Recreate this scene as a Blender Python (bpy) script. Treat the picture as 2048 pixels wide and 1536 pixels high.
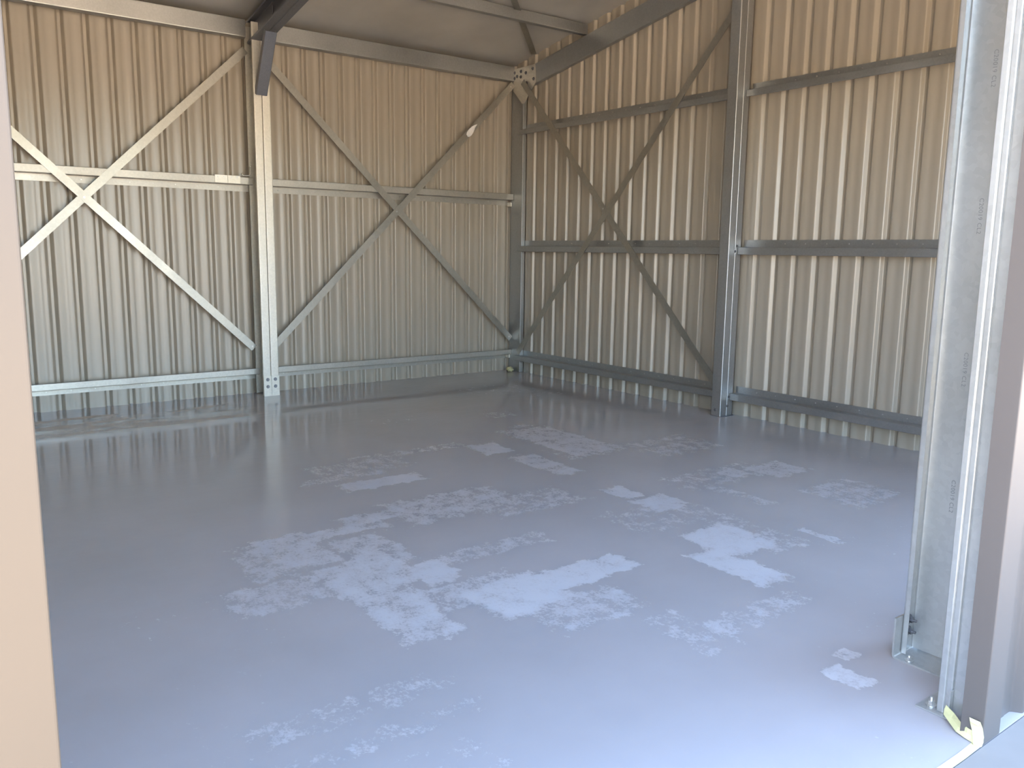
import bpy, bmesh, math, random
from mathutils import Vector, Matrix
random.seed(7)
for o in list(bpy.data.objects): bpy.data.objects.remove(o, do_unlink=True)
SC = bpy.context.scene
COL = SC.collection
V = Vector

# ------------------------------------------------------------------ camera
CAM = V((7.9611, -5.9512, 1.4115)); YAW, PITCH, ROLL, FPX = 2.497, -0.1586, 0.0131, 1667.55
fwd = V((math.cos(YAW)*math.cos(PITCH), math.sin(YAW)*math.cos(PITCH), math.sin(PITCH)))
r0 = fwd.cross(V((0, 0, 1))).normalized(); u0 = r0.cross(fwd)
rr = r0*math.cos(ROLL) + u0*math.sin(ROLL); uu = -r0*math.sin(ROLL) + u0*math.cos(ROLL)
cd = bpy.data.cameras.new('camera'); cam = bpy.data.objects.new('camera', cd); COL.objects.link(cam)
cam.matrix_world = Matrix(((rr.x, uu.x, -fwd.x, CAM.x), (rr.y, uu.y, -fwd.y, CAM.y), (rr.z, uu.z, -fwd.z, CAM.z), (0, 0, 0, 1)))
cd.sensor_fit = 'HORIZONTAL'; cd.sensor_width = 36; cd.lens = FPX/2048*36; cd.clip_start = 0.02; cd.clip_end = 500
SC.camera = cam

# ------------------------------------------------------------------ light
SUN_TRAVEL = V((0.44, 0.56, -0.72)).normalized()          # from behind the shed, over its far left corner
w = bpy.data.worlds.new('world'); SC.world = w; w.use_nodes = True
nt = w.node_tree; nt.nodes.clear()
out = nt.nodes.new('ShaderNodeOutputWorld'); bg = nt.nodes.new('ShaderNodeBackground')
sky = nt.nodes.new('ShaderNodeTexSky'); sky.sky_type = 'NISHITA'; sky.sun_disc = False
sky.sun_elevation = math.asin(-SUN_TRAVEL.z); sky.sun_rotation = math.atan2(-SUN_TRAVEL.x, -SUN_TRAVEL.y)
sky.air_density = 1.0; sky.dust_density = 2.0; sky.ozone_density = 1.5
bg.inputs['Strength'].default_value = 0.52
nt.links.new(sky.outputs[0], bg.inputs[0]); nt.links.new(bg.outputs[0], out.inputs[0])
sd = bpy.data.lights.new('sun', 'SUN'); sd.energy = 12.0; sd.angle = math.radians(0.53); sd.color = (1.0, 0.87, 0.68)
sun = bpy.data.objects.new('sun', sd); COL.objects.link(sun)
sun.rotation_euler = SUN_TRAVEL.to_track_quat('-Z', 'Y').to_euler()
vs = SC.view_settings
vs.view_transform = 'Standard'; vs.look = 'None'; vs.gamma = 1.0; vs.use_curve_mapping = False; vs.exposure = 2.3

# ------------------------------------------------------------------ materials
def mat(name):
    m = bpy.data.materials.new(name); m.use_nodes = True
    return m, m.node_tree, m.node_tree.nodes['Principled BSDF']
def node(t, typ, **kw):
    n = t.nodes.new(typ)
    for k, v in kw.items(): setattr(n, k, v)
    return n
def ramp(t, stops):
    r = node(t, 'ShaderNodeValToRGB'); e = r.color_ramp.elements
    while len(e) < len(stops): e.new(0.5)
    for el, (p, c) in zip(e, stops): el.position = p; el.color = c if len(c) == 4 else (*c, 1)
    return r
def noise(t, scale, detail=3, rough=0.55, vec=None):
    n = node(t, 'ShaderNodeTexNoise'); n.inputs['Scale'].default_value = scale
    n.inputs['Detail'].default_value = detail; n.inputs['Roughness'].default_value = rough
    if vec is not None: t.links.new(vec, n.inputs['Vector'])
    return n
def coords(t, scale=(1, 1, 1)):
    g = node(t, 'ShaderNodeNewGeometry'); m = node(t, 'ShaderNodeMapping')
    m.inputs['Scale'].default_value = scale
    t.links.new(g.outputs['Position'], m.inputs['Vector'])
    return m.outputs[0]
def math_n(t, op, a, b=None, clamp=False):
    n = node(t, 'ShaderNodeMath', operation=op); n.use_clamp = clamp
    for i, x in enumerate((a, b)):
        if x is None: continue
        if isinstance(x, (int, float)): n.inputs[i].default_value = x
        else: t.links.new(x, n.inputs[i])
    return n.outputs[0]

def plain(name, col, rough=0.5, metal=0.0, var=0.06, scale=3.0, stretch=(1, 1, 1), bump=0.0):
    m, t, b = mat(name)
    n = noise(t, scale, 4, vec=coords(t, stretch))
    lo = tuple(c*(1-var) for c in col); hi = tuple(min(1, c*(1+var)) for c in col)
    r = ramp(t, [(0.3, lo), (0.7, hi)]); t.links.new(n.outputs['Fac'], r.inputs[0]); t.links.new(r.outputs[0], b.inputs['Base Color'])
    b.inputs['Roughness'].default_value = rough; b.inputs['Metallic'].default_value = metal
    if name == 'wall_cladding': b.inputs['Specular IOR Level'].default_value = 0.9
    if bump:
        bp = node(t, 'ShaderNodeBump'); bp.inputs['Strength'].default_value = bump; bp.inputs['Distance'].default_value = 0.01
        t.links.new(n.outputs['Fac'], bp.inputs['Height']); t.links.new(bp.outputs[0], b.inputs['Normal'])
    return m

def galv(name, col=(0.60, 0.62, 0.63), rough=0.36, metal=0.8, spangle=90):
    m, t, b = mat(name)
    c = coords(t)
    v = node(t, 'ShaderNodeTexVoronoi'); v.inputs['Scale'].default_value = spangle; t.links.new(c, v.inputs['Vector'])
    n = noise(t, 2.5, 5, 0.6, coords(t, (1, 1, 0.5)))
    mx = node(t, 'ShaderNodeMixRGB', blend_type='MIX'); mx.inputs[0].default_value = 0.35
    sep = node(t, 'ShaderNodeSeparateColor'); t.links.new(v.outputs['Color'], sep.inputs[0])
    r1 = ramp(t, [(0.0, tuple(x*0.86 for x in col)), (1.0, tuple(min(1, x*1.12) for x in col))]); t.links.new(sep.outputs[0], r1.inputs[0])
    r2 = ramp(t, [(0.3, tuple(x*0.85 for x in col)), (0.7, tuple(min(1, x*1.08) for x in col))]); t.links.new(n.outputs['Fac'], r2.inputs[0])
    t.links.new(r2.outputs[0], mx.inputs[1]); t.links.new(r1.outputs[0], mx.inputs[2]); t.links.new(mx.outputs[0], b.inputs['Base Color'])
    rr_ = ramp(t, [(0.3, (rough-0.06,)*3), (0.7, (rough+0.1,)*3)]); t.links.new(n.outputs['Fac'], rr_.inputs[0]); t.links.new(rr_.outputs[0], b.inputs['Roughness'])
    b.inputs['Metallic'].default_value = metal
    return m

def floor_material():
    m, t, b = mat('painted_floor')
    g = node(t, 'ShaderNodeNewGeometry'); pos = g.outputs['Position']
    # distort the coordinates a little so the patch edges are ragged
    nd = noise(t, 9, 4, 0.6, pos); 
    sub = node(t, 'ShaderNodeVectorMath', operation='SUBTRACT'); t.links.new(nd.outputs['Color'], sub.inputs[0]); sub.inputs[1].default_value = (0.5, 0.5, 0.5)
    sc = node(t, 'ShaderNodeVectorMath', operation='SCALE'); t.links.new(sub.outputs[0], sc.inputs[0]); sc.inputs['Scale'].default_value = 0.13
    ad = node(t, 'ShaderNodeVectorMath', operation='ADD'); t.links.new(pos, ad.inputs[0]); t.links.new(sc.outputs[0], ad.inputs[1])
    sx = node(t, 'ShaderNodeSeparateXYZ'); t.links.new(ad.outputs[0], sx.inputs[0])
    # group: one roller-mark patch
    ng = bpy.data.node_groups.new('patch', 'ShaderNodeTree')
    for nm in ('X', 'Y', 'CX', 'CY', 'HW', 'HH', 'I'): ng.interface.new_socket(nm, in_out='INPUT', socket_type='NodeSocketFloat')
    ng.interface.new_socket('M', in_out='OUTPUT', socket_type='NodeSocketFloat')
    gi = ng.nodes.new('NodeGroupInput'); go = ng.nodes.new('NodeGroupOutput')
    def axis(p, c, h):
        a = math_n(ng, 'ABSOLUTE', math_n(ng, 'SUBTRACT', gi.outputs[p], gi.outputs[c])); return math_n(ng, 'DIVIDE', a, gi.outputs[h])
    mxx = math_n(ng, 'MAXIMUM', axis('X', 'CX', 'HW'), axis('Y', 'CY', 'HH'))
    k = math_n(ng, 'MULTIPLY', math_n(ng, 'SUBTRACT', 1.12, mxx), 3.2, True)
    ng.links.new(math_n(ng, 'MULTIPLY', k, gi.outputs['I']), go.inputs['M'])
    P = [(3.25,-1.95,1.05,.5,.75),(2.85,-1.9,.5,.25,.5),(3.18,-2.55,.34,.26,.9),(3.53,-3.60,.2,.55,.95),(3.30,-3.75,.12,.6,.55),(3.12,-3.55,.35,.7,.5),(2.95,-3.1,.16,1.0,.5),
         (3.75,-2.5,.6,.22,.75),(3.6,-2.2,.4,.16,.4),(4.15,-3.5,.45,.8,.62),(4.35,-3.1,.35,.7,.5),(4.1,-3.95,.16,.45,.7),(4.22,-4.35,.14,.8,.75),(4.35,-4.5,.5,.28,.7),(4.45,-4.68,.4,.22,.6),
         (4.55,-4.2,.5,.3,.65),(4.80,-4.35,.4,.45,.8),(4.95,-4.1,.28,.22,.9),(4.80,-4.75,.3,.45,.6),(5.05,-4.4,.4,.3,.7),(5.32,-4.42,.4,.28,.75),(5.22,-4.05,.25,.5,.6),
         (5.35,-3.95,.36,.42,.95),(5.33,-3.70,.22,.42,1.0),(5.32,-3.46,.2,.36,.9),(5.62,-3.8,.28,.5,.6),(4.85,-3.7,.16,.7,.5),
         (5.42,-2.68,.40,.36,.95),(5.68,-2.93,.46,.22,1.0),(5.55,-2.5,.3,.3,.5),(4.80,-2.50,.26,.3,.85),(4.53,-2.54,.26,.17,.8),(4.95,-2.75,.4,.5,.4),(5.15,-2.45,.5,.25,.4),
         (4.60,-1.75,.34,.9,.45),(4.72,-1.30,.3,.4,.7),(4.62,-1.62,.2,.2,.7),(4.95,-2.0,.5,.13,.5),(5.30,-1.38,.45,.55,.55),(5.65,-2.24,.26,.07,.8),(6.05,-3.3,.16,.7,.5),(6.0,-3.62,.4,.2,.45),
         (6.55,-3.45,.15,.1,.9),(6.45,-3.30,.08,.1,.7),(3.85,-1.35,.5,.7,.5),(5.95,-4.95,.1,.9,.35),(5.75,-4.9,.14,.7,.45),(6.2,-4.8,.3,.3,.25),(2.2,-1.75,.25,.3,.5),(1.1,-1.0,.6,.9,.3),(1.5,-.7,.5,.4,.3),(1.9,-2.6,.3,.9,.25)]
    acc = None
    for cx, cy, wx, wy, it in P:
        gn = node(t, 'ShaderNodeGroup'); gn.node_tree = ng
        t.links.new(sx.outputs[0], gn.inputs['X']); t.links.new(sx.outputs[1], gn.inputs['Y'])
        for k2, v2 in (('CX', cx), ('CY', cy), ('HW', wx/2), ('HH', wy/2), ('I', it)): gn.inputs[k2].default_value = v2
        acc = gn.outputs[0] if acc is None else math_n(t, 'MAXIMUM', acc, gn.outputs[0])
    # speckle: the dry paint is broken up by fine grain and by streaks along the slab
    fine = noise(t, 70, 6, 0.8, pos); mid = noise(t, 11, 7, 0.75, pos)
    sp = math_n(t, 'ADD', math_n(t, 'MULTIPLY', math_n(t, 'SUBTRACT', fine.outputs['Fac'], 0.5), 2.2), math_n(t, 'MULTIPLY', math_n(t, 'SUBTRACT', mid.outputs['Fac'], 0.5), 3.0))
    sp = math_n(t, 'MULTIPLY', math_n(t, 'SUBTRACT', math_n(t, 'ADD', math_n(t, 'MULTIPLY', acc, 1.15), sp), 0.55), 1.9, True)
    dry = math_n(t, 'MULTIPLY', math_n(t, 'MULTIPLY', sp, math_n(t, 'MULTIPLY', acc, 3.0, True)), 0.85)
    # thin scattered specks everywhere
    fs = noise(t, 26, 8, 0.8, pos); fm = noise(t, 1.3, 3, 0.6, pos)
    speck = math_n(t, 'MULTIPLY', math_n(t, 'MULTIPLY', math_n(t, 'SUBTRACT', fs.outputs['Fac'], 0.60), 7, True), math_n(t, 'MULTIPLY', math_n(t, 'SUBTRACT', fm.outputs['Fac'], 0.48), 5, True))
    dry = math_n(t, 'MAXIMUM', dry, math_n(t, 'MULTIPLY', speck, 0.55))
    # bare concrete strip by the left wall
    ng_c = node(t, 'ShaderNodeGroup'); ng_c.node_tree = ng
    big = noise(t, 3.2, 4, 0.6, coords(t, (1.6, 0.35, 1)))
    bs = node(t, 'ShaderNodeSeparateXYZ'); t.links.new(pos, bs.inputs[0])
    wx_ = math_n(t, 'ADD', bs.outputs[0], math_n(t, 'MULTIPLY', math_n(t, 'SUBTRACT', big.outputs['Fac'], 0.5), 0.7))
    t.links.new(wx_, ng_c.inputs['X']); t.links.new(bs.outputs[1], ng_c.inputs['Y'])
    for k2, v2 in (('CX', 0.78), ('CY', -4.75), ('HW', 0.38), ('HH', 1.25), ('I', 1.0)): ng_c.inputs[k2].default_value = v2
    bare = math_n(t, 'MULTIPLY', ng_c.outputs[0], math_n(t, 'MULTIPLY', math_n(t, 'SUBTRACT', big.outputs['Fac'], 0.40), 5, True))
    # colours
    tone = noise(t, 1.1, 4, 0.55, pos)
    c0 = ramp(t, [(0.35, (0.375, 0.352, 0.348)), (0.65, (0.415, 0.39, 0.386))]); t.links.new(tone.outputs['Fac'], c0.inputs[0])
    m1 = node(t, 'ShaderNodeMixRGB'); t.links.new(dry, m1.inputs[0]); t.links.new(c0.outputs[0], m1.inputs[1]); m1.inputs[2].default_value = (0.56, 0.545, 0.55, 1)
    m2 = node(t, 'ShaderNodeMixRGB'); t.links.new(bare, m2.inputs[0]); t.links.new(m1.outputs[0], m2.inputs[1]); m2.inputs[2].default_value = (0.55, 0.51, 0.46, 1)
    t.links.new(m2.outputs[0], b.inputs['Base Color'])
    wet = noise(t, 1.6, 3, 0.5, pos)
    mr = node(t, 'ShaderNodeMapRange', interpolation_type='SMOOTHSTEP'); t.links.new(math_n(t, 'ADD', bs.outputs[0], math_n(t, 'MULTIPLY', math_n(t, 'SUBTRACT', wet.outputs['Fac'], 0.5), 0.6)), mr.inputs['Value'])
    for k2, v2 in (('From Min', 1.0), ('From Max', 4.2), ('To Min', 0.07), ('To Max', 0.235)): mr.inputs[k2].default_value = v2   # the paint is still wet towards the left wall
    rg = math_n(t, 'ADD', mr.outputs[0], math_n(t, 'MULTIPLY', math_n(t, 'SUBTRACT', wet.outputs['Fac'], 0.5), 0.08, True))
    rg = math_n(t, 'ADD', rg, math_n(t, 'MULTIPLY', math_n(t, 'MAXIMUM', dry, bare), 0.45), True)
    t.links.new(rg, b.inputs['Roughness']); b.inputs['IOR'].default_value = 1.42
    bp = node(t, 'ShaderNodeBump'); bp.inputs['Strength'].default_value = 0.08; bp.inputs['Distance'].default_value = 0.01
    wv = noise(t, 6, 3, 0.55, coords(t, (2.2, 0.5, 1))); t.links.new(wv.outputs['Fac'], bp.inputs['Height']); t.links.new(bp.outputs[0], b.inputs['Normal'])
    return m

M = {
    'cladding': plain('wall_cladding', (0.378, 0.330, 0.258), 0.32, 0, 0.03, 0.8),
    'cream': plain('darkened_flashing', (0.074, 0.0565, 0.041), 0.5, 0, 0.03, 2.0),  # grey brown flashing, colour darkened to offset strong light at the left jamb
    'outer': plain('outer_cladding', (0.098, 0.085, 0.078), 0.5, 0, 0.03, 2.0),
    'galv': galv('galvanised_steel', (0.42, 0.43, 0.43), 0.38, 0.85),
    'galv_shaded': galv('shaded_galvanised_steel', (0.25, 0.26, 0.285), 0.42, 0.75),  # same galvanised steel with shade put into the colour
    'galv_lit': galv('lit_galvanised_steel', (0.74, 0.71, 0.63), 0.48, 0.8, 70),  # same galvanised steel with warm door light put into the colour
    'galv_door': galv('door_galvanised_steel', (0.50, 0.505, 0.49), 0.38, 0.7, 55),  # galvanised tone for the column and channel at the door
    'strap': galv('strap_steel', (0.43, 0.415, 0.37), 0.40, 0.9, 60),
    'galv_girt': galv('girt_steel', (0.50, 0.48, 0.43), 0.46, 0.8, 70),
    'foil': plain('roof_foil', (0.60, 0.58, 0.54), 0.42, 0.45, 0.10, 1.4, bump=0.25),
    'bolt': plain('bolt_steel', (0.22, 0.22, 0.23), 0.4, 0.8, 0.1, 30),
    'bolt_light': plain('zinc_bolt', (0.62, 0.61, 0.58), 0.35, 0.8, 0.1, 30),
    'ink': plain('printed_ink', (0.22, 0.22, 0.22), 0.6, 0, 0.1, 40),
    'tape': plain('masking_tape', (0.56, 0.53, 0.28), 0.6, 0, 0.06, 40),
    'concrete': plain('concrete_apron', (0.235, 0.215, 0.19), 0.85, 0, 0.10, 2.0, bump=0.1),
    'ground': plain('pale_ground', (0.56, 0.44, 0.30), 0.9, 0, 0.15, 0.5),
    'paper': plain('torn_paper', (0.85, 0.83, 0.80), 0.7, 0, 0.04, 40),
    'lump': plain('dry_foam', (0.50, 0.46, 0.25), 0.8, 0, 0.25, 30),
    'floor': floor_material(),
}

# ------------------------------------------------------------------ helpers
def link(name, me, material=None, parent=None, smooth=False):
    if material: me.materials.append(M[material])
    if smooth:
        for p in me.polygons: p.use_smooth = True
    o = bpy.data.objects.new(name, me); COL.objects.link(o)
    if parent is not None: o.parent = parent
    return o
def pydata(name, vs_, fs, material, parent=None, smooth=False):
    me = bpy.data.meshes.new(name); me.from_pydata([tuple(v) for v in vs_], [], fs); me.validate()
    bm = bmesh.new(); bm.from_mesh(me); bmesh.ops.recalc_face_normals(bm, faces=bm.faces); bm.to_mesh(me); bm.free()
    return link(name, me, material, parent, smooth)
def empty(name, loc=(0, 0, 0)):
    o = bpy.data.objects.new(name, None); COL.objects.link(o); o.empty_display_size = 0.1
    return o
def tag(o, label, cat, group=None):
    o['label'] = label; o['category'] = cat
    if group: o['group'] = group
    return o
def structure(o, label=None):
    o['kind'] = 'structure'
    if label: o['label'] = label
    return o
def fillet(pts, r=0.006, n=3):
    res = [V(pts[0])]
    for i in range(1, len(pts)-1):
        a, b_, c = V(pts[i-1]), V(pts[i]), V(pts[i+1])
        d1 = (a-b_).normalized(); d2 = (c-b_).normalized()
        rr_ = min(r, (a-b_).length*0.45, (c-b_).length*0.45)
        p0 = b_+d1*rr_; p1 = b_+d2*rr_
        for k in range(n+1):
            t_ = k/n; res.append(p0*(1-t_)**2 + b_*2*t_*(1-t_) + p1*t_**2)
    res.append(V(pts[-1])); return res
def offset(pl, t):
    L, R = [], []
    for i, p in enumerate(pl):
        d1 = (pl[i]-pl[i-1]).normalized() if i > 0 else (pl[1]-pl[0]).normalized()
        d2 = (pl[i+1]-pl[i]).normalized() if i < len(pl)-1 else d1
        n1 = V((-d1.y, d1.x)); n2 = V((-d2.y, d2.x)); nn = (n1+n2).normalized()
        k = t/2/max(0.4, nn.dot(n1)); L.append(p+nn*k); R.append(p-nn*k)
    return L, R
def section(name, pts, t, O, U, W, D, length, material, parent=None, r=0.006, shear=0.0):
    """thin cold-formed section: 2D polyline pts in axes U,W, thickness t, extruded along D."""
    pl = fillet([V(p) for p in pts], r) if r else [V(p) for p in pts]
    L, R = offset(pl, t); loop = L + R[::-1]; n = len(loop); m_ = len(pl)
    O, U, W, D = V(O), V(U), V(W), V(D).normalized()
    vs_, fs = [], []
    for s in (0, length):
        for q in loop: vs_.append(O+U*q.x+W*q.y+D*s)
    for i in range(n): j = (i+1) % n; fs.append((i, j, n+j, n+i))
    for i in range(m_-1):
        a, b_ = i, i+1; c, d = n-1-(i+1), n-1-i
        fs.append((a, d, c, b_)); fs.append((n+a, n+b_, n+c, n+d))
    return pydata(name, vs_, fs, material, parent)
def box(name, lo, hi, material, parent=None, bevel=0.0):
    bm = bmesh.new(); bmesh.ops.create_cube(bm, size=1)
    lo, hi = V(lo), V(hi)
    for v in bm.verts: v.co = V(((lo.x+hi.x)/2+v.co.x*(hi.x-lo.x), (lo.y+hi.y)/2+v.co.y*(hi.y-lo.y), (lo.z+hi.z)/2+v.co.z*(hi.z-lo.z)))
    if bevel: bmesh.ops.bevel(bm, geom=list(bm.edges), offset=bevel, segments=2, affect='EDGES')
    me = bpy.data.meshes.new(name); bm.to_mesh(me); bm.free()
    return link(name, me, material, parent)
def hexbolt(name, P, N, rad, h, material, parent, stud=0.0):
    bm = bmesh.new(); N = V(N).normalized(); q = N.to_track_quat('Z', 'Y').to_matrix().to_4x4(); q.translation = V(P)
    def cyl(r1, r2, z0, z1, seg):
        a = [bm.verts.new(q @ V((r1*math.cos(2*math.pi*i/seg), r1*math.sin(2*math.pi*i/seg), z0))) for i in range(seg)]
        b_ = [bm.verts.new(q @ V((r2*math.cos(2*math.pi*i/seg), r2*math.sin(2*math.pi*i/seg), z1))) for i in range(seg)]
        for i in range(seg): bm.faces.new((a[i], a[(i+1) % seg], b_[(i+1) % seg], b_[i]))
        bm.faces.new(b_); bm.faces.new(a[::-1])
    cyl(rad*1.5, rad*1.5, 0, h*0.2, 14); cyl(rad, rad*0.94, h*0.2, h, 6)
    if stud: cyl(rad*0.5, rad*0.45, h, h+stud, 8)
    bmesh.ops.recalc_face_normals(bm, faces=bm.faces)
    me = bpy.data.meshes.new(name); bm.to_mesh(me); bm.free()
    return link(name, me, material, parent)
def prism(name, pts3, N, th, material, parent=None):
    """flat plate: polygon pts3 thickened along N."""
    N = V(N).normalized(); n = len(pts3)
    vs_ = [V(p) for p in pts3] + [V(p)+N*th for p in pts3]
    fs = [tuple(range(n)), tuple(range(2*n-1, n-1, -1))] + [(i, (i+1) % n, n+(i+1) % n, n+i) for i in range(n)]
    return pydata(name, vs_, fs, material, parent)
CSEC = lambda D, B, l: [(B, l), (B, 0), (0, 0), (0, D), (B, D), (B, D-l)]

# ------------------------------------------------------------------ profiled sheets
PITCH_R = 0.1905
def arc(p, q, r_, r=0.007, n=3):
    """rounded corner at q between p and r_"""
    p, q, r_ = V(p), V(q), V(r_); d1 = (p-q).normalized(); d2 = (r_-q).normalized()
    a, b_ = q+d1*r, q+d2*r
    return [tuple(a*(1-t_)**2+q*2*t_*(1-t_)+b_*t_**2) for t_ in (k/n for k in range(n+1))]
def profile_points(depths):
    """(s, out) over len(depths) pitches, each: pan with a shallow swage, then a rib standing out; rounded bends."""
    raw = []
    for k, d in enumerate(depths):
        s = k*PITCH_R
        a = 0.018+random.uniform(-0.003, 0.004); b_ = 0.018+random.uniform(-0.003, 0.004)
        raw += [(s+0.0125, d, 0.004), (s+0.0125+b_, 0, 0.008), (s+0.046, 0, 0), (s+0.072, 0, 0), (s+0.0765, 0.0014, 0), (s+0.114, 0.0014, 0), (s+0.1185, 0, 0), (s+0.146, 0, 0),
                (s+PITCH_R-0.0125-a, 0, 0.008), (s+PITCH_R-0.0125, depths[min(k+1, len(depths)-1)], 0.004)]
    raw = [(-0.0125, depths[0], 0)] + raw + [(len(depths)*PITCH_R+0.0125, depths[-1], 0)]
    pts = []
    for i, (x, y, r) in enumerate(raw):
        if r and abs(y-raw[i-1][1])+abs(y-raw[i+1][1]) > 0.002: pts += arc(raw[i-1][:2], (x, y), raw[i+1][:2], r)
        else: pts.append((x, y))
    return pts
def sheet(parent, O, S, N, depths, z0, ztop, material='cladding', s0=-1e9, s1=1e9):
    """O: origin of the wall axis, S: unit run direction, N: outward normal, ztop(s) or float. s0/s1 clip the run."""
    start = O; pts = profile_points(depths)
    vs_, fs = [], []
    prev = None; keep = []
    for s, d in pts:
        keep.append((min(max(s, s0), s1), d))
    for s, d in keep:
        p = start[0] + S*(start[1]+s) + N*d
        zt = ztop(start[1]+s) if callable(ztop) else ztop
        vs_ += [(p.x, p.y, z0), (p.x, p.y, zt)]
    for i in range(len(keep)-1):
        if abs(keep[i][0]-keep[i+1][0]) < 1e-6 and (keep[i][0] in (s0, s1)): continue
        fs.append((2*i, 2*i+2, 2*i+3, 2*i+1))
    me = bpy.data.meshes.new('cladding_sheet'); me.from_pydata(vs_, [], fs)
    return link('cladding_sheet', me, material, parent, True)

# ================================================================== SETTING
SL = 0.174
WID = 6.965
def roofz(x): return 3.465 + SL*min(x, WID-x)
DOOR_Y0, DOOR_Y1, DOOR_Z = -5.84, -3.49, 3.1
YB = -6.15
DOOR2_Y0, DOOR2_Y1, DOOR2_Z = -2.65, -1.20, 2.95

# floor slab and the ground outside
structure(box('floor', (-0.05, YB-0.05, -0.15), (7.0, 0.05, 0.0), 'floor'), 'glossy grey painted concrete slab with patchy drying marks')
structure(box('ground', (-40, -45, -0.30), (60, 45, -0.03), 'ground'), 'pale ground outside the shed')
structure(box('apron', (7.003, -12.0, -0.16), (8.6, 3.0, -0.004), 'concrete'), 'pale concrete apron in front of the door')

# left wall (x = 0), ribs stand out to -x
wl = structure(empty('wall_left'), 'cream ribbed steel wall on the left')
k0 = 0.2457
nrib = 33
run = -(k0-PITCH_R*2)      # first rib beyond the corner
Sdir, Ndir = V((0, -1, 0)), V((-1, 0, 0))
s_start = k0-PITCH_R*2
for i in range(9):
    d = [0.029]*4
    st = s_start+i*4*PITCH_R
    sheet(wl, (V((0.0012*(i % 2), 0, 0)), st), Sdir, Ndir, d, -0.02, 3.50, s0=-st, s1=-YB-st)
# end wall (y = 0), ribs stand out to +y
wr = structure(empty('wall_right'), 'cream ribbed steel gable wall on the right')
x0 = 0.42-PITCH_R*3
for i in range(10):
    st = x0+i*4*PITCH_R
    d = []
    for k in range(4):
        gk = i*4+k-3
        d.append(0.029)
    sheet(wr, (V((0, -0.0012*(i % 2), 0)), st), V((1, 0, 0)), V((0, 1, 0)), d, -0.02, lambda x: roofz(x)+0.04, s0=0.0-st, s1=WID-st)
# front wall (x = 6.965) with the roller door opening, ribs stand out to +x
wf = structure(empty('wall_front'), 'front wall with the wide door opening')
def front(y0, y1, z0, z1):
    n = int(math.ceil((y1-y0)/(4*PITCH_R)))
    for i in range(n):
        st = y0+i*4*PITCH_R
        random.seed(i)
        sheet(wf, (V((WID, 0, 0)), st), V((0, 1, 0)), V((1, 0, 0)), [0.029]*4, z0, z1, 'cladding', s0=0.0 if i == 0 else -1e9, s1=y1-st)
        random.seed(i)
        sheet(wf, (V((WID+0.0015, 0, 0)), st), V((0, 1, 0)), V((1, 0, 0)), [0.029]*4, z0, z1, 'outer', s0=0.0 if i == 0 else -1e9, s1=y1-st)
front(-3.385, -2.755, -0.02, 3.50); front(-1.095, 0.0, -0.02, 3.50); front(YB, -5.945, -0.02, 3.50)
front(-5.945, -3.385, DOOR_Z, 3.50); front(-2.755, -1.095, DOOR2_Z, 3.50)
# back wall behind the photographer's left
wb = structure(empty('wall_back'), 'cream ribbed wall out of view behind the left jamb')
for i in range(10):
    st = i*4*PITCH_R
    sheet(wb, (V((0, YB, 0)), st), V((1, 0, 0)), V((0, -1, 0)), [0.029]*4, -0.02, lambda x: roofz(x)+0.04, s0=0.0-st, s1=WID-st)
# foil lined roof, two slopes, slightly sagging between the purlins
def roof():
    vs_, fs = [], []
    xs = [-0.18+i*(WID+0.36)/56 for i in range(57)]; ys = [YB-0.12+j*(-YB+0.24)/40 for j in range(41)]
    for x in xs:
        for y in ys:
            sag = 0.006*math.sin(x*5.2)*math.sin(y*2.1)
            vs_.append((x, y, roofz(x)+0.012+sag))
    n = len(ys)
    for i in range(len(xs)-1):
        for j in range(n-1): fs.append((i*n+j, (i+1)*n+j, (i+1)*n+j+1, i*n+j+1))
    m_ = len(vs_)
    vs_ += [(a, b_, c+0.03) for a, b_, c in vs_]
    fs += [tuple(m_+q for q in f[::-1]) for f in fs]
    return pydata('ceiling', vs_, fs, 'foil', None, True)
structure(roof(), 'silver foil lined underside of the pitched roof')

# door jamb flashings
def flashing(name, ys, label, mt='outer'):
    s = 1 if ys in (DOOR_Y1, DOOR2_Y1) else -1       # right jamb turns towards +y, left jamb towards -y
    pts = [(6.936, ys), (7.0, ys), (7.0, ys+s*0.112), (6.972, ys+s*0.112)]
    o = section(name, pts, 0.0015, (0, 0, -0.003), (1, 0, 0), (0, 1, 0), (0, 0, 1), DOOR_Z+0.003, mt, None, 0.003)
    return structure(o, label)
f1 = flashing('trim_1', DOOR_Y1, 'grey brown folded flashing on the right door jamb')
f2 = flashing('trim_2', DOOR_Y0, 'grey brown folded flashing on the left door jamb, close to the camera', 'cream')
o = section('trim_3', [(6.900, DOOR_Z), (7.0, DOOR_Z), (7.0, DOOR_Z+0.11), (6.972, DOOR_Z+0.11)], 0.0015, (0, DOOR_Y0-0.1, 0), (1, 0, 0), (0, 0, 1), (0, 1, 0), DOOR_Y1-DOOR_Y0+0.2, 'outer', None, 0.003)
structure(o, 'folded flashing over the door head')
flashing('trim_4', DOOR2_Y1, 'folded flashing on the far jamb of the second door opening')
flashing('trim_5', DOOR2_Y0, 'folded flashing on the near jamb of the second door opening')
o = section('trim_6', [(6.900, DOOR2_Z), (7.0, DOOR2_Z), (7.0, DOOR2_Z+0.11), (6.972, DOOR2_Z+0.11)], 0.0015, (0, DOOR2_Y0-0.1, 0), (1, 0, 0), (0, 0, 1), (0, 1, 0), DOOR2_Y1-DOOR2_Y0+0.2, 'outer', None, 0.003)
structure(o, 'folded flashing over the head of the second door opening')

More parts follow.
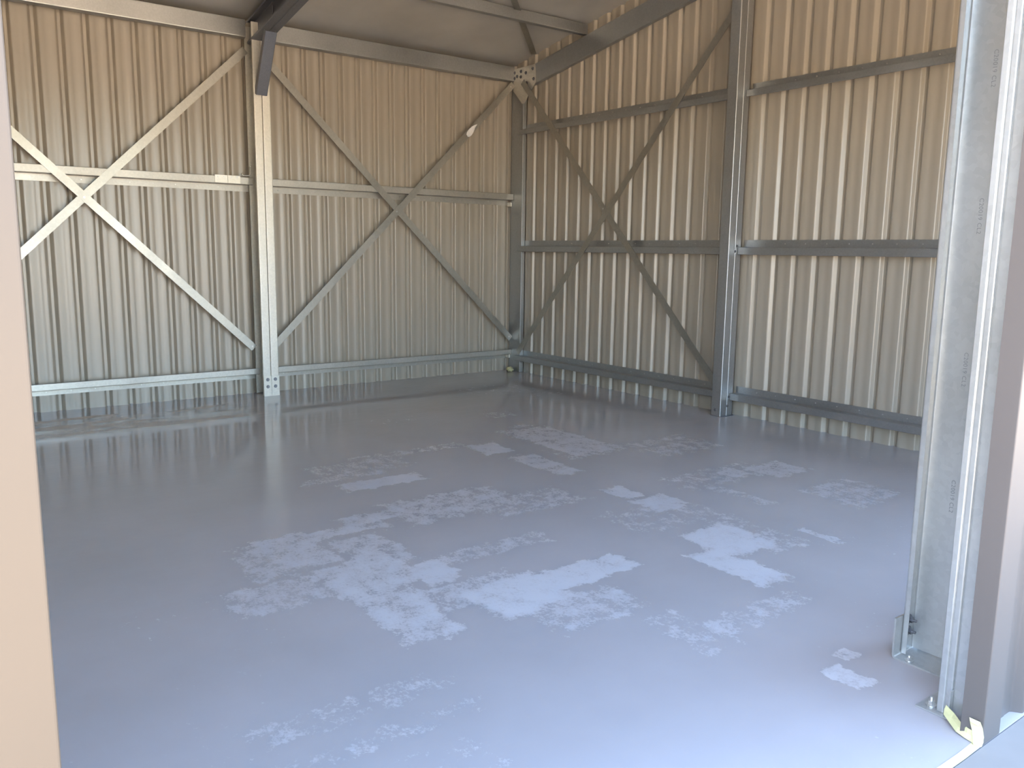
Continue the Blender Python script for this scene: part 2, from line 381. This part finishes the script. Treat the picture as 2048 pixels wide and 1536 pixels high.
# corner flashings
for i, (cx, cy, sx_, sy_) in enumerate(((0, 0, -1, 1), (0, YB, -1, -1), (WID, 0, 1, 1), (WID, YB, 1, -1))):
    ox, oy = cx+sx_*0.034, cy+sy_*0.034
    o = section('trim_%d' % (7+i), [(ox-sx_*0.13, oy), (ox, oy), (ox, oy-sy_*0.13)], 0.0015, (0, 0, -0.05), (1, 0, 0), (0, 1, 0), (0, 0, 1), 3.53, 'outer', None, 0.003)
    structure(o, 'folded outer corner flashing of the shed')

# ================================================================== FRAME
X_, Y_, Z_ = (1, 0, 0), (0, 1, 0), (0, 0, 1)
# --- portal column on the left wall: two C sections back to back, flanges facing the room
pc = tag(empty('portal_column'), 'double galvanised steel column in the middle of the left wall', 'column')
YP = -3.045
for s in (-1, 1):
    section('c_section', CSEC(0.205, 0.0745, 0.02), 0.002, (0.040, YP+s*0.002, 0.006), (0, s, 0), X_, Z_, 3.40, 'galv_lit', pc)
br = prism('base_bracket', [(0.2475, YP-0.0765, 0.0), (0.2475, YP-0.001, 0.0), (0.2475, YP-0.001, 0.195), (0.2475, YP-0.0765, 0.195)], X_, 0.005, 'galv_lit', pc)
br2 = prism('base_bracket', [(0.2475, YP+0.001, 0.0), (0.2475, YP+0.0765, 0.0), (0.2475, YP+0.0765, 0.195), (0.2475, YP+0.001, 0.195)], X_, 0.005, 'galv_lit', pc)
for b_, s in ((br, -1), (br2, 1)):
    for z in (0.093, 0.161): hexbolt('bolt', (0.2525, YP+s*0.037, z), X_, 0.0115, 0.010, 'bolt', b_)
# --- corner column: single C, web towards the room
cc = tag(empty('corner_column'), 'galvanised steel column in the far corner of the shed', 'column')
section('c_section', CSEC(0.217, 0.050, 0.016), 0.002, (0.045, -0.055, 0.004), Y_, X_, Z_, 3.38, 'galv', cc, 0.008)
for z in (0.195, 1.955):
    c_ = box('girt_cleat', (0.010, -0.078, z-0.04), (0.075, -0.058, z+0.005), 'galv_lit', cc, 0.002)
    hexbolt('bolt', (0.045, -0.078, z-0.018), (0, -1, 0), 0.009, 0.008, 'galv_lit', c_)
# --- gable mullion: two C sections toe to toe, seam on the side facing the door
gm = tag(empty('gable_column'), 'boxed galvanised steel column standing against the gable wall', 'column')
XM = 3.238
section('c_section', CSEC(0.100, 0.079, 0.014), 0.002, (XM, -0.200, 0.004), Y_, X_, Z_, 3.98, 'galv', gm, 0.008)
section('c_section', CSEC(0.100, 0.076, 0.014), 0.002, (XM, -0.040, 0.004), (0, -1, 0), X_, Z_, 3.98, 'galv', gm, 0.008)
for z in (0.09, 0.17, 1.43, 1.475):
    hexbolt('bolt', (XM+0.1012, -0.113 if z in (0.09, 1.43) else -0.098, z), X_, 0.008, 0.010, 'bolt', gm)
hexbolt('bolt', (XM+0.045, -0.2012, 0.055), (0, -1, 0), 0.009, 0.008, 'bolt', gm)
fb = box('foot_plate', (XM-0.004, -0.196, 0.0), (XM+0.118, -0.044, 0.005), 'galv_shaded', gm)

# --- girts (Z sections)
def girt_left(y0, y1, zb, zw, zt, label):
    o = section('wall_girt', [(0.004, zb), (0.004, zw), (0.100, zw), (0.100, zt), (0.088, zt)], 0.002, (0, y0, 0), X_, Z_, Y_, y1-y0, 'galv_girt', None, 0.004)
    e = tag(o, label, 'girt', 'girts on the left wall')
    n = int((y1-y0)/PITCH_R)
    for k in range(33):
        y = -(k0+PITCH_R*(k+0.55))
        if y0+0.05 < y < y1-0.05: hexbolt('screw', (0.005, y, (zb+zw)/2), X_, 0.003, 0.009, 'bolt_light', o)
    return e
girt_left(-6.10, -3.10, 1.927, 1.988, 2.053, 'mid-height steel rail on the left wall, nearer the door jamb')
girt_left(-2.968, -0.06, 1.927, 1.988, 2.053, 'mid-height steel rail on the left wall, between column and corner')
girt_left(-6.10, -3.10, 0.144, 0.198, 0.254, 'low steel rail at the foot of the left wall, nearer the door jamb')
girt_left(-2.968, -0.06, 0.144, 0.198, 0.254, 'low steel rail at the foot of the left wall, between column and corner')
def girt_right(xa, xb, zb, zw, zt, label):
    # outer flange up against the sheet, inner flange hangs down towards the room
    o = section('wall_girt', [(-0.004, zt), (-0.004, zw), (-0.085, zw), (-0.085, zb), (-0.073, zb)], 0.002, (xa, 0, 0), Y_, Z_, X_, xb-xa, 'galv', None, 0.004)
    e = tag(o, label, 'girt', 'girts on the gable wall')
    for k in range(36):
        x = 0.42+PITCH_R*(k+0.5)
        if xa+0.05 < x < xb-0.05: hexbolt('screw', (x, -0.005, (zt+zw)/2), (0, -1, 0), 0.003, 0.009, 'bolt_light', o)
    return e
for zb, zw, zt, nm in ((0.140, 0.198, 0.258, 'low'), (1.404, 1.464, 1.527, 'mid-height'), (2.700, 2.752, 2.812, 'high')):
    girt_right(0.205, 3.236, zb, zw, zt, nm+' steel rail on the gable wall, between corner and gable column')
    girt_right(3.345, 6.80, zb, zw, zt, nm+' steel rail on the gable wall, right of the gable column')

# --- eave purlins along the left wall and the roof purlin
def eave(y0, y1, label):
    o = section('eave_purlin', [(0.032, 3.430), (0.032, 3.445), (0.100, 3.452), (0.100, 3.297), (0.035, 3.290), (0.035, 3.304)], 0.002, (0, y0, 0), X_, Z_, Y_, y1-y0, 'galv', None, 0.008)
    return tag(o, label, 'purlin', 'eave purlins')
eave(-6.10, -3.124, 'eave beam on top of the left wall, nearer the door jamb')
eave(-2.966, -0.062, 'eave beam on top of the left wall, between column and corner')
o = section('roof_purlin', [(1.205, 3.602), (1.205, 3.584), (1.27, 3.584), (1.27, 3.684), (1.205, 3.673), (1.205, 3.660)], 0.002, (0, -2.965, 0), X_, Z_, Y_, 2.965-0.02, 'galv', None, 0.006)
tag(o, 'steel roof purlin running under the foil to the gable rafter', 'purlin')

# --- rafters
Dr = V((1, 0, SL)).normalized(); Nr = V((-SL, 0, 1)).normalized()
pr = tag(empty('portal_rafter'), 'double galvanised steel rafter above the left column', 'rafter')
for s in (-1, 1):
    section('c_section', CSEC(0.200, 0.0745, 0.02), 0.002, V((0.13, YP+s*0.002, 3.21+SL*0.13)), (0, s, 0), Nr, Dr, 3.30, 'galv_shaded', pr)
cp = prism('knee_plate', [(0.055, YP-0.012, 3.23), (0.24, YP-0.012, 3.05), (0.24, YP-0.012, 3.27), (0.60, YP-0.012, 3.34), (0.60, YP-0.012, 3.48), (0.055, YP-0.012, 3.40)], (0, -1, 0), 0.005, 'galv_shaded', pr)
gr = tag(empty('gable_rafter'), 'sloping galvanised steel rafter along the top of the gable wall', 'rafter')
section('c_section', CSEC(0.206, 0.050, 0.016), 0.002, V((0.10, -0.055, 3.14+SL*0.10)), Y_, Nr, Dr, 3.34, 'galv', gr, 0.008)
gp = prism('gusset_plate', [(0.085, -0.059, 3.425), (0.47, -0.059, 3.425), (0.495, -0.059, 3.236), (0.405, -0.059, 3.150), (0.286, -0.059, 3.035), (0.245, -0.059, 3.035), (0.085, -0.059, 3.190)], (0, -1, 0), 0.005, 'galv_lit', gr)
for x, z in ((0.104, 3.385), (0.151, 3.341), (0.105, 3.326), (0.222, 3.384), (0.219, 3.326), (0.31, 3.356), (0.435, 3.382), (0.45, 3.273), (0.325, 3.248)):
    hexbolt('bolt', (x, -0.064, z), (0, -1, 0), 0.0125, 0.012, 'bolt', gp)

# --- knee brace under the portal rafter
A, B = V((0.268, -3.056, 2.775)), V((0.551, -3.056, 3.270))
Dk = (B-A).normalized(); Uk = V((-Dk.z, 0, Dk.x))       # towards the column/roof corner
kb = tag(section('knee_brace', CSEC(0.102, 0.051, 0.014), 0.002, A+V((0, -0.051, 0)), Uk, Y_, Dk, (B-A).length, 'galv_shaded', None, 0.005),
         'short dark steel knee brace between left column and rafter', 'brace')

# --- flat strap bracing
def strap(name, p0, p1, N, label, cat='brace', width=0.07, group='flat strap cross bracing', lift=0.0):
    p0, p1, N = V(p0), V(p1), V(N).normalized()
    d = (p1-p0).normalized(); s = d.cross(N).normalized()
    n = 14; vs_, fs = [], []
    L_ = (p1-p0).length
    for i in range(n+1):
        t_ = i/n; c = p0+(p1-p0)*t_ + N*lift*math.sin(math.pi*t_)
        for a in (-1, 1):
            for h in (0, 0.0018): vs_.append(c+s*a*width/2+N*h)
    for i in range(n):
        a = 4*i; b_ = a+4
        fs += [(a, b_, b_+2, a+2), (a+1, a+3, b_+3, b_+1), (a, a+1, b_+1, b_), (a+2, b_+2, b_+3, a+3)]
    fs += [(0, 2, 3, 1), (4*n, 4*n+1, 4*n+3, 4*n+2)]
    o = pydata(name, vs_, fs, 'strap')
    e = tag(o, label, cat, group)
    return o
def screws(o, pts, N):
    for p in pts: hexbolt('screw', p, N, 0.006, 0.006, 'bolt_light', o)
s1 = strap('strap_brace', (0.103, -3.135, 3.185), (0.103, -5.98, 0.42), X_, 'bright strap brace falling away from the left column towards the door jamb')
s2 = strap('strap_brace', (0.1055, -3.15, 0.455), (0.1055, -5.98, 3.205), X_, 'bright strap brace rising from the foot of the left column towards the door jamb')
s3 = strap('strap_brace', (0.103, -2.968, 3.155), (0.103, -0.075, 0.385), X_, 'strap brace on the left wall falling from the column top to the corner foot')
s4 = strap('strap_brace', (0.1055, -2.968, 0.445), (0.1055, -0.085, 3.262), X_, 'strap brace on the left wall rising from the column foot to the corner top')
s5 = strap('strap_brace', (0.285, -0.090, 3.262), (3.236, -0.090, 0.205), (0, -1, 0), 'strap brace on the gable wall falling from the corner top to the gable column')
s6 = strap('strap_brace', (0.265, -0.0925, 0.235), (3.236, -0.0925, 3.465), (0, -1, 0), 'strap brace on the gable wall rising from the corner foot to the gable column')
s7 = strap('strap_brace', (0.46, -0.075, roofz(0.46)-0.018), (1.45, -1.10, roofz(1.45)-0.018), (SL, 0, -1), 'dark strap brace running across the underside of the roof', width=0.06)
screws(s1, [(0.1075, -4.547, 1.806)], X_); screws(s3, [(0.1075, -1.585, 1.80)], X_)
screws(s5, [(1.655, -0.094, 1.84)], (0, -1, 0))
for st_, ends, N in ((s2, [(0.108, -3.17, 0.475)], X_), (s3, [(0.1055, -0.10, 0.41)], X_), (s4, [(0.108, -2.94, 0.47), (0.108, -0.12, 3.23)], X_)):
    screws(st_, ends, N)

# --- bits on the left wall rail beside the column
cl = tag(empty('cleat_plate'), 'drilled galvanised joining plate on the left wall rail beside the column', 'plate')
for i, (ya, yb) in enumerate(((-3.457, -3.342), (-3.338, -3.224))):
    h = prism('plate_half', [(0.1025, ya, 1.992), (0.1025, yb, 1.992), (0.1025, yb, 2.061), (0.1025, ya, 2.061)], X_, 0.003, 'galv_lit', cl)
    for f in (0.25, 0.75):
        hexbolt('screw', (0.1055, ya+(yb-ya)*f, 2.047), X_, 0.006, 0.005, 'bolt_light', h)
def tube(name, pts, r, material, parent=None, seg=8):
    vs_, fs = [], []
    for i, p in enumerate(pts):
        p = V(p); d = (V(pts[min(i+1, len(pts)-1)])-V(pts[max(i-1, 0)])).normalized()
        a = d.orthogonal().normalized() if abs(d.x) > 0.9 else d.cross(V((1, 0, 0))).normalized(); b_ = d.cross(a)
        for k in range(seg): vs_.append(p+a*r*math.cos(2*math.pi*k/seg)+b_*r*math.sin(2*math.pi*k/seg))
    for i in range(len(pts)-1):
        for k in range(seg): fs.append((i*seg+k, i*seg+(k+1) % seg, (i+1)*seg+(k+1) % seg, (i+1)*seg+k))
    fs += [tuple(range(seg)), tuple(range((len(pts)-1)*seg, len(pts)*seg))]
    return pydata(name, vs_, fs, material, parent, True)
hk = [(0.115, -3.215, 2.085), (0.115, -3.20, 2.067), (0.115, -3.165, 2.067), (0.115, -3.138, 2.071), (0.115, -3.130, 2.088), (0.115, -3.130, 2.12), (0.115, -3.130, 2.150)]
ho = tag(empty('hook_bolt'), 'small bent hook bolt on the left column above the rail', 'hook')
tube('hook', hk, 0.007, 'galv_lit', ho); hexbolt('nut', (0.115, -3.130, 2.148), Z_, 0.012, 0.012, 'galv_lit', ho)
# torn sticker on the strap
pts = []
c0 = V((0.108, -0.65, 2.702)); dd = (V((0.108, -0.085, 3.262))-V((0.108, -2.968, 0.445))).normalized(); ss = V((0, -dd.z, dd.y))
vs_, fs = [], []
prof = [(-0.085, -0.012, 0.018, 0.012), (-0.06, -0.03, 0.030, 0.008), (-0.03, -0.034, 0.034, 0.004), (0.0, -0.03, 0.033, 0.004), (0.03, -0.018, 0.034, 0.010), (0.06, -0.004, 0.026, 0.022), (0.085, 0.006, 0.016, 0.034)]
for a, l_, r_, h in prof:
    for q in (l_, (l_+r_)/2, r_):
        vs_.append(c0+dd*a+ss*q+V((h*(0.4 if q == l_ else 1.0), 0, 0)))
for i in range(len(prof)-1):
    for k in range(2): fs.append((3*i+k, 3*i+k+1, 3*i+k+4, 3*i+k+3))
m_ = len(vs_); vs_ += [v+V((0.0006, 0, 0)) for v in vs_]; fs += [tuple(m_+q for q in f[::-1]) for f in fs]
tag(pydata('torn_sticker', vs_, fs, 'paper'), 'torn white sticker hanging on the strap brace near the far corner', 'sticker')
# crumb of foam at the corner foot
bm = bmesh.new(); bmesh.ops.create_icosphere(bm, subdivisions=3, radius=1)
for v in bm.verts:
    k = 1+0.25*math.sin(v.co.x*7+v.co.y*4)*math.cos(v.co.z*6+1); v.co = V((0.15+v.co.x*0.045*k, -0.115+v.co.y*0.038*k, 0.030+v.co.z*0.030*k))
me = bpy.data.meshes.new('foam_scrap'); bm.to_mesh(me); bm.free()
tag(link('foam_scrap', me, 'lump', None, True), 'small yellowish scrap on the floor at the foot of the corner column', 'scrap')

# ================================================================== DOOR SIDE STEEL
XI, XO, YW, YT = 6.567, 6.770, -3.072, -3.148
dc = tag(empty('door_column'), 'big open galvanised steel column with printed lettering, right of the doorway', 'column')
section('c_section', CSEC(XO-XI, YW-YT, 0.020), 0.0022, (XI, YW, 0.010), (0, -1, 0), X_, Z_, 3.36, 'galv_door', dc, 0.006)
section('c_section', CSEC(XO-XI, YW-YT, 0.020), 0.0022, (XI, YW+0.0025, 0.010), Y_, X_, Z_, 3.36, 'galv_door', dc, 0.006)
bk = section('base_bracket', [(XI-0.0045, 0.150), (XI-0.0045, 0.003), (XO+0.015, 0.003)], 0.006, (0, -3.195, 0), X_, Z_, Y_, 0.20, 'galv_door', dc, 0.014)
hexbolt('bolt', (6.612, -3.172, 0.006), Z_, 0.010, 0.012, 'bolt_light', bk, 0.006)
for z in (0.085, 0.128): hexbolt('bolt', (XI+0.0012, -3.112, z), X_, 0.012, 0.016, 'bolt', bk, 0.012)
def lettering(txt, x, ztop, ln, parent):
    cu = bpy.data.curves.new('print', 'FONT'); cu.body = txt; cu.size = 1.0; cu.space_character = 1.12
    to = bpy.data.objects.new('print', cu); COL.objects.link(to)
    bpy.context.view_layer.update()
    me = bpy.data.meshes.new_from_object(to.evaluated_get(bpy.context.evaluated_depsgraph_get()))
    bpy.data.objects.remove(to, do_unlink=True)
    w_ = max(v.co.x for v in me.vertices)
    k = ln/w_
    for v in me.vertices:
        a, b_ = v.co.x*k, v.co.y*k*0.95
        v.co = V((x+b_, YW-0.0016, ztop-a))
    me.name = 'printed_lettering'
    o = link('printed_lettering', me, 'ink', parent); o['label'] = 'dark printed section code C20019 CL2'
    return o
for zt in (2.06, 1.60, 1.095, 0.655): lettering('C20019 CL2', 6.652, zt, 0.115, dc)

jc = tag(empty('jamb_channel'), 'slim galvanised channel standing at the right door jamb', 'channel')
section('channel', [(6.832, -3.300), (6.832, -3.420), (6.850, -3.420), (6.853, -3.416), (6.856, -3.420), (6.872, -3.420), (6.875, -3.413), (6.879, -3.420), (6.946, -3.424), (6.946, -3.300)], 0.002, (0, 0, 0.006), X_, Y_, Z_, 3.3, 'galv_door', jc, 0.0025)
b2 = section('base_bracket', [(6.8765, 0.095), (6.8765, 0.003), (6.776, 0.003)], 0.004, (0, -3.442, 0), X_, Z_, Y_, 0.15, 'galv_door', jc, 0.008)
hexbolt('bolt', (6.806, -3.402, 0.0055), Z_, 0.011, 0.016, 'bolt_light', b2, 0.012)

# ================================================================== MASKING TAPE
tp = tag(empty('masking_tape'), 'strip of yellow masking tape along the slab edge, crumpled at the jamb foot', 'tape')
n = 24; vs_, fs = [], []
for i in range(n+1):
    y = -3.50-i*(2.30/n); wob = 0.0025*math.sin(i*1.3)
    for x in (6.977+wob, 7.002+wob): vs_ += [(x, y, 0.0004), (x, y, 0.0012)]
for i in range(n):
    a = 4*i; b_ = a+4; fs += [(a+1, a+3, b_+3, b_+1), (a, b_, b_+2, a+2), (a, a+1, b_+1, b_), (a+2, b_+2, b_+3, a+3)]
pydata('floor_strip', vs_, fs, 'tape', tp)
def ribbon(name, rows, material, parent, th=0.0007):
    vs_, fs = [], []
    m_ = len(rows[0])
    for row in rows: vs_ += [V(p) for p in row]
    for i in range(len(rows)-1):
        for k in range(m_-1): fs.append((i*m_+k, i*m_+k+1, (i+1)*m_+k+1, (i+1)*m_+k))
    o = pydata(name, vs_, fs, material, parent)
    md = o.modifiers.new('thick', 'SOLIDIFY'); md.thickness = th
    return o
ribbon('loose_end', [[(6.868, -3.452, 0.020), (6.866, -3.446, 0.034), (6.868, -3.440, 0.047)], [(6.895, -3.470, 0.012), (6.897, -3.462, 0.026), (6.900, -3.455, 0.040)],
                     [(6.925, -3.492, 0.006), (6.928, -3.484, 0.020), (6.930, -3.480, 0.036)], [(6.955, -3.500, 0.003), (6.957, -3.4935, 0.018), (6.958, -3.4935, 0.034)],
                     [(6.985, -3.506, 0.0015), (6.988, -3.496, 0.014), (6.990, -3.4945, 0.030)], [(7.003, -3.505, 0.0015), (7.004, -3.497, 0.012), (7.005, -3.494, 0.028)]], 'tape', tp)
ribbon('crumpled_end', [[(6.985, -3.512, 0.002), (7.006, -3.506, 0.002)], [(6.978, -3.502, 0.016), (7.006, -3.497, 0.014)], [(6.972, -3.497, 0.034), (7.004, -3.494, 0.030)],
                        [(6.964, -3.496, 0.055), (6.999, -3.494, 0.052)], [(6.962, -3.500, 0.072), (6.992, -3.497, 0.070)], [(6.968, -3.506, 0.064), (6.990, -3.504, 0.060)]], 'tape', tp)
